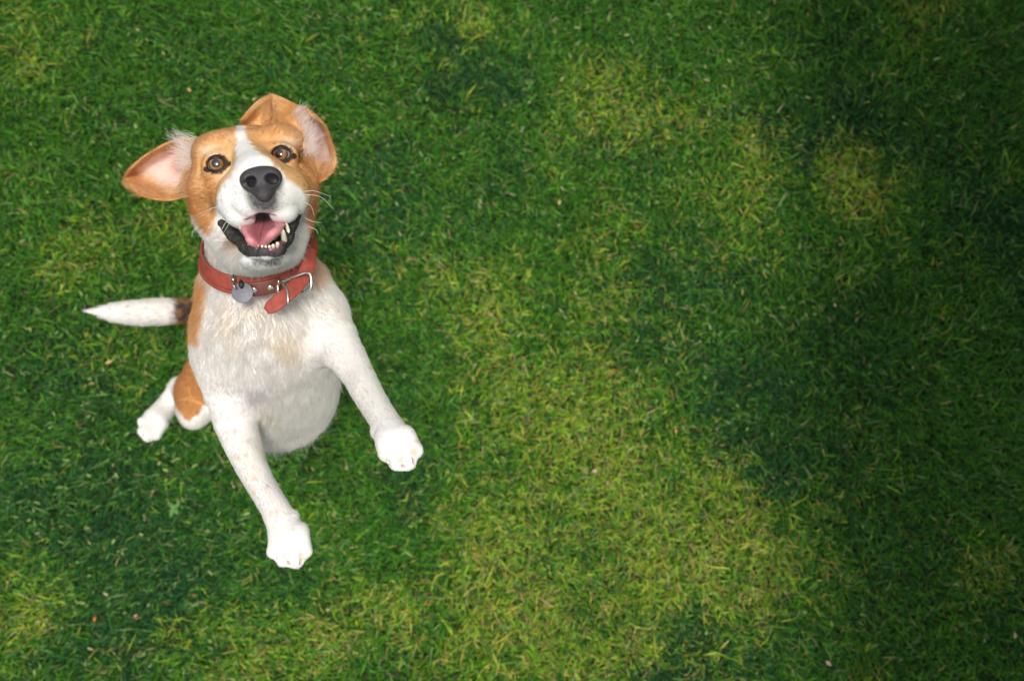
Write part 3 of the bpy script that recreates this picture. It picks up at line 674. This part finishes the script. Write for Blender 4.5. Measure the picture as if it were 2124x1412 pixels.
# clumps: slow noise bends the lie of the coat
cl = np.stack([vnoise(rp, 45, 21), vnoise(rp, 45, 22), vnoise(rp, 45, 23)], 1)-.5
cl2 = np.stack([vnoise(rp, 150, 24), vnoise(rp, 150, 25), vnoise(rp, 150, 26)], 1)-.5
whirl = np.exp(-(np.linalg.norm(rp-P(582, 728, 1.0), axis=1)/.035)**2)[:, None]
rleg = ip(zones['leg']+zones['thigh']+zones['muzzle']+.7*zones['tail'])[:, None]
ft = unit(rf)+cl*(.55+2.2*whirl)*(1-.75*rleg)+cl2*.45*(1-.6*rleg)+RNG.normal(0, .12, (n, 3))
ft = unit(ft-(ft*rn).sum(1, keepdims=True)*rn)
lift = ((.19+.16*RNG.random(n))*(1-.40*np.clip(rh+rE+rleg[:, 0]*.8, 0, 1))+.10*whirl[:, 0])[:, None]
L = (rl*(.65+.55*RNG.random(n))*(1+.5*(1-rleg[:, 0])*(vnoise(rp, 90, 31)-.5)))[:, None]
L[RNG.random(n) < .035] *= 1.7
d0 = unit(ft*(1-lift*1.3)+rn*lift*1.9); d1 = unit(ft+rn*lift*.55)
K = 4; pts = np.zeros((n, K, 3)); pts[:, 0] = rp-rn*.0006
for k_ in range(1, K):
    t = k_/(K-1); pts[:, k_] = pts[:, k_-1]+(d0*(1-t)+d1*t)*L/(K-1)
shade = (.86-.10*rh+(.24+.14*rh)*RNG.random(n))[:, None]*(1+.16*(vnoise(rp, 150, 41)-.5))[:, None]
hc_ = np.clip(rc*shade, 0, .92)
pale_ = (rpk > .45) & (RNG.random(n) < .7); hc_[pale_] = np.array((.86, .76, .70))*shade[pale_]
hc_ = np.where((RNG.random(n) < ip(spk)*.8*smooth(.30, .62, vnoise(rp, 420, 13)))[:, None], BLACK*2.5, hc_)
thin = 1-.42*np.clip(rh+rE+.6*rleg[:, 0], 0, 1)
hair_object('fur', pts, (.00022+.00007*RNG.random(n))*thin, .00006*thin, hc_, hair_m, dog)
# ---- nose leather
Q = Solid()
Q.ell(P(541, 369, .7930), (.0186, .0112, .0130), .006, ax=HAX)
Q.ell(P(520, 376, .7920), (.0092, .0084, .0110), .006, ax=HAX)
Q.ell(P(563, 369, .7920), (.0092, .0084, .0110), .006, ax=HAX)
Q.cone(P(543, 382, .7880), P(547, 400, .7905), .0100, .0070, .006)
Q.cone(P(524, 386, .7935), P(546, 402, .7930), .0058, .0058, .006)
Q.cone(P(564, 381, .7935), P(547, 402, .7930), .0058, .0058, .006)
for s, (x, y) in ((-1, (521, 377)), (1, (563, 370))):
    Q.ell(P(x, y, .7820), (.0056, .0050, .0150), .0025, '-', ax=HAX)
    Q.cone(P(x+s*4, y+2, .779), P(x+s*15, y+5, .784), .0034, .0018, .0025, '-')
Q.cone(P(542, 384, .7770), P(547, 412, .7850), .0013, .0012, .0020, '-')
qv, qf = Q.mesh(.0008, 16)
qx = CX+F*qv[:, 0]/-qv[:, 2]; qy = CY-F*qv[:, 1]/-qv[:, 2]
nd = np.minimum(np.hypot((qx-521)/13, (qy-374)/10), np.hypot((qx-563)/13, (qy-368)/10))
qc = np.array((.046, .040, .044))[None]*(.8+.5*vnoise(qv, 1500, 4))[:, None]
nose_m = material('nose_leather', rough=.34, spec=.5, attr='col', bump=.55, bump_scale=2600)
mesh_from('nose', qv, qf, nose_m, dog, cols=qc)
# ---- eyes
eye_m = material('eye', rough=.28, spec=.5, attr='col', coat=1.0); eye_m.node_tree.nodes['Principled BSDF'].inputs['Coat Roughness'].default_value = .02; eye_m.node_tree.nodes['Principled BSDF'].inputs['Coat IOR'].default_value = 1.65
lid_m = material('eyelid_skin', rough=.55, spec=.3, color=(.014, .011, .012))
for (c, n) in EYES:
    th, ph = np.meshgrid(np.linspace(0, math.pi, 40), np.linspace(0, 2*math.pi, 48, endpoint=False), indexing='ij')
    x = unit(np.cross((0, 1, 0), n)); y = np.cross(n, x)
    dirs = np.cos(th)[..., None]*n+np.sin(th)[..., None]*(np.cos(ph)[..., None]*x+np.sin(ph)[..., None]*y)
    v = (c-np.array((0, 0, .0012))+dirs*ER*(1+.06*smooth(.75, .2, th))[..., None]).reshape(-1, 3); t = th.ravel(); pa = ph.ravel()
    ix = np.arange(40*48).reshape(40, 48); nx = np.roll(ix, -1, 1)
    f = np.stack([ix[:-1], ix[1:], nx[1:], nx[:-1]], -1).reshape(-1, 4)
    fib = vnoise(np.stack([np.cos(pa)*6, np.sin(pa)*6, t*2], 1), 1.6, 5)
    ic = np.array((.245, .105, .030))*(.6+.9*fib)[:, None]
    ic = mix(ic, np.array((.36, .15, .04)), smooth(.34, .46, t)*smooth(.64, .5, t)*.5)
    ic = mix(ic, np.array((.006, .006, .008)), smooth(.48, .38, t)); ic = mix(ic, np.array((.03, .015, .010)), smooth(.70, .78, t)); ic = mix(ic, np.array((.30, .24, .22)), smooth(.86, .95, t))
    mesh_from('eye', v, f, eye_m, dog, cols=ic)
    s = 1 if c[0] > P(520, 0, .88)[0] else -1
    a = np.linspace(0, 2*math.pi, 40, endpoint=False)
    rx, ry = .0090, .0086
    ring = c+np.stack([np.cos(a)*rx*(1+.18*(np.cos(a)**6)), np.sin(a)*np.where(np.sin(a) > 0, .0066, .0074), .0064-.0042*np.abs(np.cos(a))**1.5], 1) @ HAX
    v, f = tube(ring, .0019+.0013*np.clip(np.sin(a), 0, 1), 8, closed=True)
    mesh_from('eyelid', v, f, lid_m, dog)
# ---- tongue
TONGUE = [[(524, 452, .874), (540, 450, .882), (552, 450, .888), (566, 449, .882), (584, 452, .874)],
          [(505, 461, .846), (526, 460, .854), (548, 461, .868), (568, 458, .854), (592, 460, .846)],
          [(499, 472, .826), (518, 477, .832), (544, 484, .848), (566, 474, .824), (592, 465, .826)],
          [(507, 488, .813), (522, 499, .812), (541, 506, .824), (562, 485, .804), (588, 468, .812)],
          [(516, 500, .818), (528, 507, .818), (543, 510, .828), (562, 492, .808), (586, 474, .820)],
          [(522, 502, .826), (532, 508, .826), (545, 508, .834), (562, 494, .822), (580, 477, .830)]]
tv, tf, tuv, ts = sheet(TONGUE, 36, 36, .0065)
tc = np.array((.56, .205, .225))*(.8+.4*vnoise(tv, 500, 3))[:, None]
tc = mix(tc, np.array((.70, .30, .30)), smooth(.75, 1.0, tuv[:, 0])*.8); tc = mix(tc, np.array((.30, .09, .10)), smooth(.45, .0, tuv[:, 0])*.9)
tc = mix(tc, np.array((.12, .05, .06)), np.exp(-((tuv[:, 1]-.5-.06*np.sin(tuv[:, 0]*5))/.018)**2)*smooth(.75, .55, tuv[:, 0])*.75)
tongue_m = material('tongue', rough=.22, spec=.5, attr='col', sss=.25, bump=.4, bump_scale=1800)
mesh_from('tongue', tv, tf, tongue_m, dog, cols=tc)
# ---- teeth, gums
tooth_m = material('tooth_enamel', rough=.22, spec=.5, color=(.82, .76, .62), noise=(600, .85, 1.05))
gum_m = material('gum', rough=.3, spec=.5, color=(.20, .07, .085), noise=(500, .5, 1.2))
v, f = tube(catmull(PP([(524, 511, .832), (538, 517, .826), (553, 519, .822), (568, 516, .823), (582, 508, .829), (590, 498, .838)]), 24), .0036, 8)
mesh_from('gum', v, f, gum_m, dog)
def tooth(a, b_, r0, r1):
    a, b_ = P(*a), P(*b_); t = np.linspace(0, 1, 7)
    r = r1+(r0-r1)*np.sqrt(np.clip(1-t**2.2, 0, 1)); r[-1] = r1*.3
    v, f = tube(a+(b_-a)*t[:, None]+np.array((.0005, 0, 0))*np.sin(t*3)[:, None], r, 8); mesh_from('tooth', v, f, tooth_m, dog)
for (x, y, r) in [(533, 511.5, 4.2), (543.5, 514, 3.2), (551, 514.5, 3.2), (558.5, 514, 3.4), (566, 512, 4.0), (575, 508, 4.4)]:
    tooth((x, y+3, .823), (x-.5, y-5, .8155), r*.00048, r*.00033)
tooth((590, 503, .838), (584, 474, .815), .0032, .0013)
tooth((591, 462, .838), (599, 483, .822), .0022, .0009)
tooth((519, 508, .830), (514, 494, .822), .0026, .0012)
tooth((497, 466, .838), (500, 476, .826), .0022, .0010)
# ---- claws
claw_m = material('claw', rough=.4, spec=.4, color=(.55, .40, .33)); claw_dark = material('dark_claw', rough=.4, spec=.4, color=(.05, .035, .03))
for toes, mm in ((TOES_A, claw_m), (TOES_B, claw_m), (TOES_C, claw_m), (TOES_D, claw_m)):
    for i, (a, b_, r) in enumerate(toes):
        a_, b2 = P(*a), P(*b_); dr = unit(b2-a_); t = np.linspace(0, 1, 6)[:, None]
        v, f = tube(b2+dr*(r*.50+t*r*.62)+np.array((0, 0, -1))*t*t*r*.5+np.array((0, 0, -.2))*r, np.linspace(r*.30, r*.08, 6), 7)
        mesh_from('claw', v, f, claw_dark if (toes is TOES_B and i == 2) else mm, dog)
# ---- whiskers and long brow hairs
brow_m = material('brow_hair', rough=.5, color=(.30, .15, .06))
wh_m = material('whisker', rough=.4, spec=.4, color=(.85, .82, .76))
for pts in ([(628, 398, .835), (652, 396, .83), (686, 408, .83)], [(630, 404, .835), (664, 408, .83), (692, 434, .83)], [(632, 420, .84), (645, 428, .84), (652, 448, .84)], [(632, 452, .86), (650, 460, .86), (668, 462, .86)],
            [(640, 470, .87), (655, 476, .87), (660, 486, .87)], [(470, 425, .83), (440, 432, .83), (404, 448, .84)], [(478, 446, .83), (463, 470, .82), (452, 492, .83)], [(486, 446, .83), (474, 466, .82), (462, 486, .83)],
            [(455, 452, .86), (435, 470, .86), (418, 500, .87)], [(480, 296, .885), (460, 282, .88), (432, 272, .88)], [(562, 286, .885), (572, 268, .88), (596, 248, .88)], [(410, 470, .90), (400, 480, .90), (398, 492, .90)]):
    brow = pts[0][1] < 300
    c = catmull(PP(pts), 8); v, f = tube(c, np.linspace(.00022, .00007, 8)*(.7 if brow else 1), 5); mesh_from('brow_hair' if brow else 'whisker', v, f, brow_m if brow else wh_m, dog)
# ---- long pale hair inside the ears
def tuft(name, roots, tips, n, spread, cols, rad=.00022):
    roots, tips = PP(roots), PP(tips); u = RNG.random(n)
    m = 60; R = catmull(roots, m); T = catmull(tips, m); i = (u*(m-1)).astype(int)
    r = R[i]+RNG.normal(0, .0042, (n, 3))*np.array((1, 1, .3)); e = T[i]; L = (.30+.75*RNG.random(n)**1.3)[:, None]
    d = (e-r)*L+RNG.normal(0, spread, (n, 3))*L; t = np.linspace(0, 1, 5)
    sag = RNG.normal(0, .0025, (n, 3))
    p = r[:, None]+d[:, None]*t[None, :, None]+sag[:, None]*(t*(1-t)*2)[None, :, None]+np.array((0, 0, .004))*(t*(1-t)*3)[None, :, None]
    c = np.array(cols)[RNG.integers(0, len(cols), n)]*(.85+.2*RNG.random(n))[:, None]
    hair_object(name, p, np.full(n, rad), np.full(n, .00005), c, hair_m, dog)
PALE = [(.93, .90, .88), (.92, .84, .80), (.92, .87, .84), (.88, .74, .62)]
tuft('ear_hair', [(400, 292, .915), (397, 318, .918), (396, 340, .920), (398, 366, .920)], [(352, 262, .905), (345, 302, .915), (352, 335, .925), (372, 362, .93)], 560, .0040, PALE, .00014)
tuft('ear_hair', [(401, 350, .918), (404, 380, .915), (402, 400, .912)], [(372, 372, .915), (362, 398, .910), (366, 412, .905)], 500, .0025, [tuple(TAN), tuple(TAN2), (.84, .66, .46)])
tuft('ear_hair', [(616, 236, .925), (628, 270, .920), (636, 303, .918), (640, 328, .915)], [(628, 208, .915), (648, 238, .91), (668, 268, .915), (668, 316, .92)], 600, .0040, PALE, .00014)
tuft('ear_hair', [(634, 325, .914), (640, 350, .912), (644, 372, .910)], [(655, 350, .91), (662, 368, .905), (652, 390, .905)], 400, .0022, [tuple(TAN), tuple(TAN2)])
# fringe along the belly and the chin
tuft('belly_hair', [(545, 905, 1.30), (590, 912, 1.275), (640, 880, 1.255), (675, 830, 1.24), (690, 790, 1.22)], [(548, 945, 1.31), (588, 948, 1.285), (655, 915, 1.265), (678, 868, 1.25), (698, 820, 1.23)], 1100, .007, [tuple(WHITE), tuple(WHITE*.95), (.82, .76, .68)], .00018)
# ------------------------------------------------------------------ collar and identity disc
CN = P(536, 512, 1.003); VV = unit((.24, -.60, .765)); XV = unit(np.array((1., 0, 0))-VV*VV[0]); AXN = np.cross(XV, VV)
RA, RB = .0675, .0815
def ring(th, dr=0.0, da=0.0):
    th = np.asarray(th, float)[..., None]
    return CN+(RA+dr)*np.cos(th)*XV+(RB+dr)*np.sin(th)*VV+AXN*da
collar = thing('dog_collar', 'faded red leather collar buckled round the dog\'s neck', 'collar', to_world(ring(math.pi/2)))
leather = material('red_leather', rough=.55, spec=.35, color=(.33, .062, .042), noise=(120, .72, 1.12), bump=.5, bump_scale=900)
leather2 = material('brown_leather', rough=.35, spec=.45, color=(.13, .026, .014), noise=(160, .7, 1.2), bump=.4, bump_scale=900)
steel = material('nickel_steel', rough=.22, spec=.5, color=(.66, .63, .58), metal=1.0, noise=(300, .85, 1.05))
th = np.linspace(0, 2*math.pi, 96, endpoint=False)
def band(name, pts, w, t, mat, up, parent, closed=False, seg=16):
    v, f = tube(pts, 1, seg, closed=closed, flat=(w, t), up=up); return mesh_from(name, v, f, mat, parent)
upv = AXN+.25*(ring(th)-CN)/RA
band('strap', ring(th), .0185, .0034, leather, upv, collar, True)
t2 = np.linspace(math.radians(188), math.radians(66), 60)
v, f = tube(ring(t2, .0034, .0108), .0026, 8); mesh_from('rolled_edge', v, f, leather, collar)
v, f = tube(ring(t2, .0022, .0076), .0007, 6); mesh_from('seam', v, f, leather2, collar)
t2 = np.linspace(math.radians(104), math.radians(70), 26)
band('lining', ring(t2, .0042, .0050), .017, .0026, leather2, AXN+.3*(ring(t2)-CN)/RA, collar)
strap_end = catmull(PP([(642, 512, 0.9668), (641, 540, 0.9468), (632, 570, 0.9360), (606, 602, 0.9200), (578, 625, 0.9130), (552, 645, 0.9110)]), 30)
su = np.linspace(0, 1, 30)[:, None]; su = smooth(.05, .5, su); strap_up = np.array((.75, -.45, -.45))*(1-su)+np.array((.60, -.78, .12))*su
sw = np.ones(30); sw[-4:] = (.97, .90, .74, .50)
v, f = tube(strap_end, sw, 16, flat=(.0168, .0040), up=strap_up); mesh_from('strap_end', v, f, leather, collar)
for (x, y) in ((527, 594), (557.5, 598)):
    thr = math.pi/2-(x-537)*.000555/RA
    c = ring(np.array([thr]), .0060, .0055)[0]; nrm = unit(ring(np.array([thr]))[0]-CN)
    v, f = tube(np.array([c-nrm*.0006, c+nrm*.0005, c+nrm*.0011]), [.0040, .0040, .0026], 20); mesh_from('rivet', v, f, steel, collar)
buckle = catmull(PP([(587, 583, 0.9300), (612, 573, 0.9220), (634, 565.5, 0.9210), (643.5, 570, 0.9210), (646, 586, 0.9210), (643, 600, 0.9220), (628, 606, 0.9260), (606, 611, 0.9360), (592, 602, 0.9400), (587, 583, 0.9300)]), 60)[:-1]
bo = mesh_from('buckle', *tube(buckle, .0018, 10, closed=True), steel, collar)
v, f = tube(catmull(PP([(600, 600, 0.9210), (618, 597, 0.9150), (650, 592.5, 0.9150)]), 10), np.linspace(.0014, .0016, 10), 8); mesh_from('prong', v, f, steel, bo)
keep = catmull(PP([(579, 580, 0.9280), (584, 587, 0.9170), (594.5, 599, 0.9085), (597.5, 627, 0.9065), (594, 631, 0.9120), (584, 622, 0.9210), (575, 600, 0.9280), (579, 580, 0.9280)]), 50)[:-1]
v, f = tube(keep, .0011, 8, closed=True); mesh_from('keeper_loop', v, f, steel, collar)
v, f = tube(catmull(PP([(577, 576, 0.9330), (577.5, 590, 0.9270), (576, 604, 0.9260)]), 8), .0011, 8); mesh_from('keeper_loop', v, f, steel, collar)
# the disc hangs from the strap
disc_c = P(503, 607, .926); dn = unit((.10, .12, 1))
dtag = thing('identity_tag', 'round grey metal tag hanging from the red dog collar', 'tag', to_world(disc_c))
tag_m = material('dull_metal', rough=.55, spec=.5, color=(.15, .15, .17), metal=.25, noise=(260, .85, 1.1), bump=.12, bump_scale=700)
v, f = tube(disc_c+dn*np.array([-.0009, -.0007, .0007, .0009])[:, None], [.0112, .0118, .0118, .0112], 40); o = mesh_from('disc', v, f, tag_m, dtag)
lk = catmull(PP([(483, 577, 0.9270), (481, 584, 0.9210), (485, 593, 0.9170), (490, 599, 0.9200), (487, 590, 0.9270), (484, 582, 0.9310), (483, 577, 0.9270)]), 30)[:-1]
v, f = tube(lk, .0009, 8, closed=True); mesh_from('split_ring', v, f, steel, dtag)
v, f = tube(PP([(483.5, 573, 0.9320), (484, 582, 0.9240)]), [.0024, .0022], 10); mesh_from('clasp', v, f, steel, dtag)
black_m = material('black_rubber', rough=.45, spec=.4, color=(.018, .018, .020))
v, f = tube(PP([(499.5, 583, 0.9280), (500, 586, 0.9240), (500.5, 593, 0.9220), (501, 596, 0.9240)]), [.0018, .0028, .0028, .0018], 14); mesh_from('bead', v, f, black_m, dtag)

# ------------------------------------------------------------------ small things lying in the grass
def leaf_mesh(c, ang, ln, wd, tip, lift=.25):
    """a small cupped leaf starting at c and growing along ang"""
    d = np.array((math.cos(ang), math.sin(ang), lift)); d = d/np.linalg.norm(d); sd2 = np.array((-math.sin(ang), math.cos(ang), 0))
    v, f = [], []
    for i in range(7):
        t = i/6; w = wd*math.sin(math.pi*min(1, (t*.92+.06)))**.8*(1-tip*t)
        base = c+d*ln*t+np.array((0, 0, -ln*.25*t*t))
        v += [base-sd2*w/2+np.array((0, 0, w*.16)), base, base+sd2*w/2+np.array((0, 0, w*.16))]
        if i: k = 3*i; f += [(k-3, k-2, k+1, k), (k-2, k-1, k+2, k+1)]
    v = np.array(v); n = len(v); v = np.concatenate([v, v-np.array((0, 0, .0006))]); f = f+[tuple(n+j for j in q[::-1]) for q in f]
    return v, f
weed_m = material('weed_leaf', rough=.45, spec=.3, color=(.06, .185, .028), noise=(160, .75, 1.15))
g = ground_at(372, 1052)+np.array((0, 0, .024))
weed = thing('weed', 'small bright green four leaved weed in the grass left of the front paw', 'weed', ground_at(372, 1052))
for i, (a_, l_) in enumerate(((.7, .014), (2.4, .019), (4.3, .021), (5.3, .015))):
    v, f = leaf_mesh(g, a_, l_, .010, .15); mesh_world('leaf', v, f, weed_m, weed)
v, f = tube(np.array([ground_at(372, 1052), g]), .0012, 6); mesh_world('stem', v, f, weed_m, weed)
BITS = [('fallen_petal', 'orange petal in the grass by the lower left corner', 'petal', (207, 1283), .011, .006, (.62, .15, .03)),
        ('fallen_petal', 'pink petal in the grass right of the orange one', 'petal', (296, 1271), .009, .007, (.50, .27, .22)),
        ('fallen_petal', 'yellow petal on the lawn just above the raised ear', 'petal', (673, 251), .010, .006, (.66, .36, .06)),
        ('fallen_petal', 'orange petal on the yellow turf right of the raised paw', 'petal', (1397, 899), .010, .006, (.62, .24, .08)),
        ('fallen_petal', 'pale buff petal on the yellow turf in the lower middle', 'petal', (1236, 975), .013, .010, (.42, .33, .22)),
        ('dry_leaf', 'pale dry leaf on the shaded grass at the bottom right', 'leaf', (1704, 1364), .017, .009, (.40, .27, .17)),
        ('dry_leaf', 'curled tan leaf on the grass near the top middle', 'leaf', (1158, 432), .014, .008, (.50, .34, .18)),
        ('dry_leaf', 'dry tan leaf in the dark grass left of the tail root', 'leaf', (243, 752), .018, .009, (.46, .33, .15)),
        ('dry_leaf', 'small tan leaf in the grass above the floppy left ear', 'leaf', (398, 194), .012, .006, (.55, .34, .12)),
        ('dry_leaf', 'bleached leaf on the dark turf at the right edge', 'leaf', (2090, 1318), .014, .008, (.50, .36, .26))]
for i, (nm, lb, ct, (x_, y_), l_, w_, c_) in enumerate(BITS):
    m_ = material(nm+'_surface', rough=.6, spec=.2, color=c_, noise=(300, .75, 1.15))
    g = ground_at(x_, y_)+np.array((0, 0, .024)); v, f = leaf_mesh(g, 1.3+i*2.1, l_*.85, w_*.8, .2, .1); tag(mesh_world(nm, v, f, m_, None, loc=g), lb, ct)
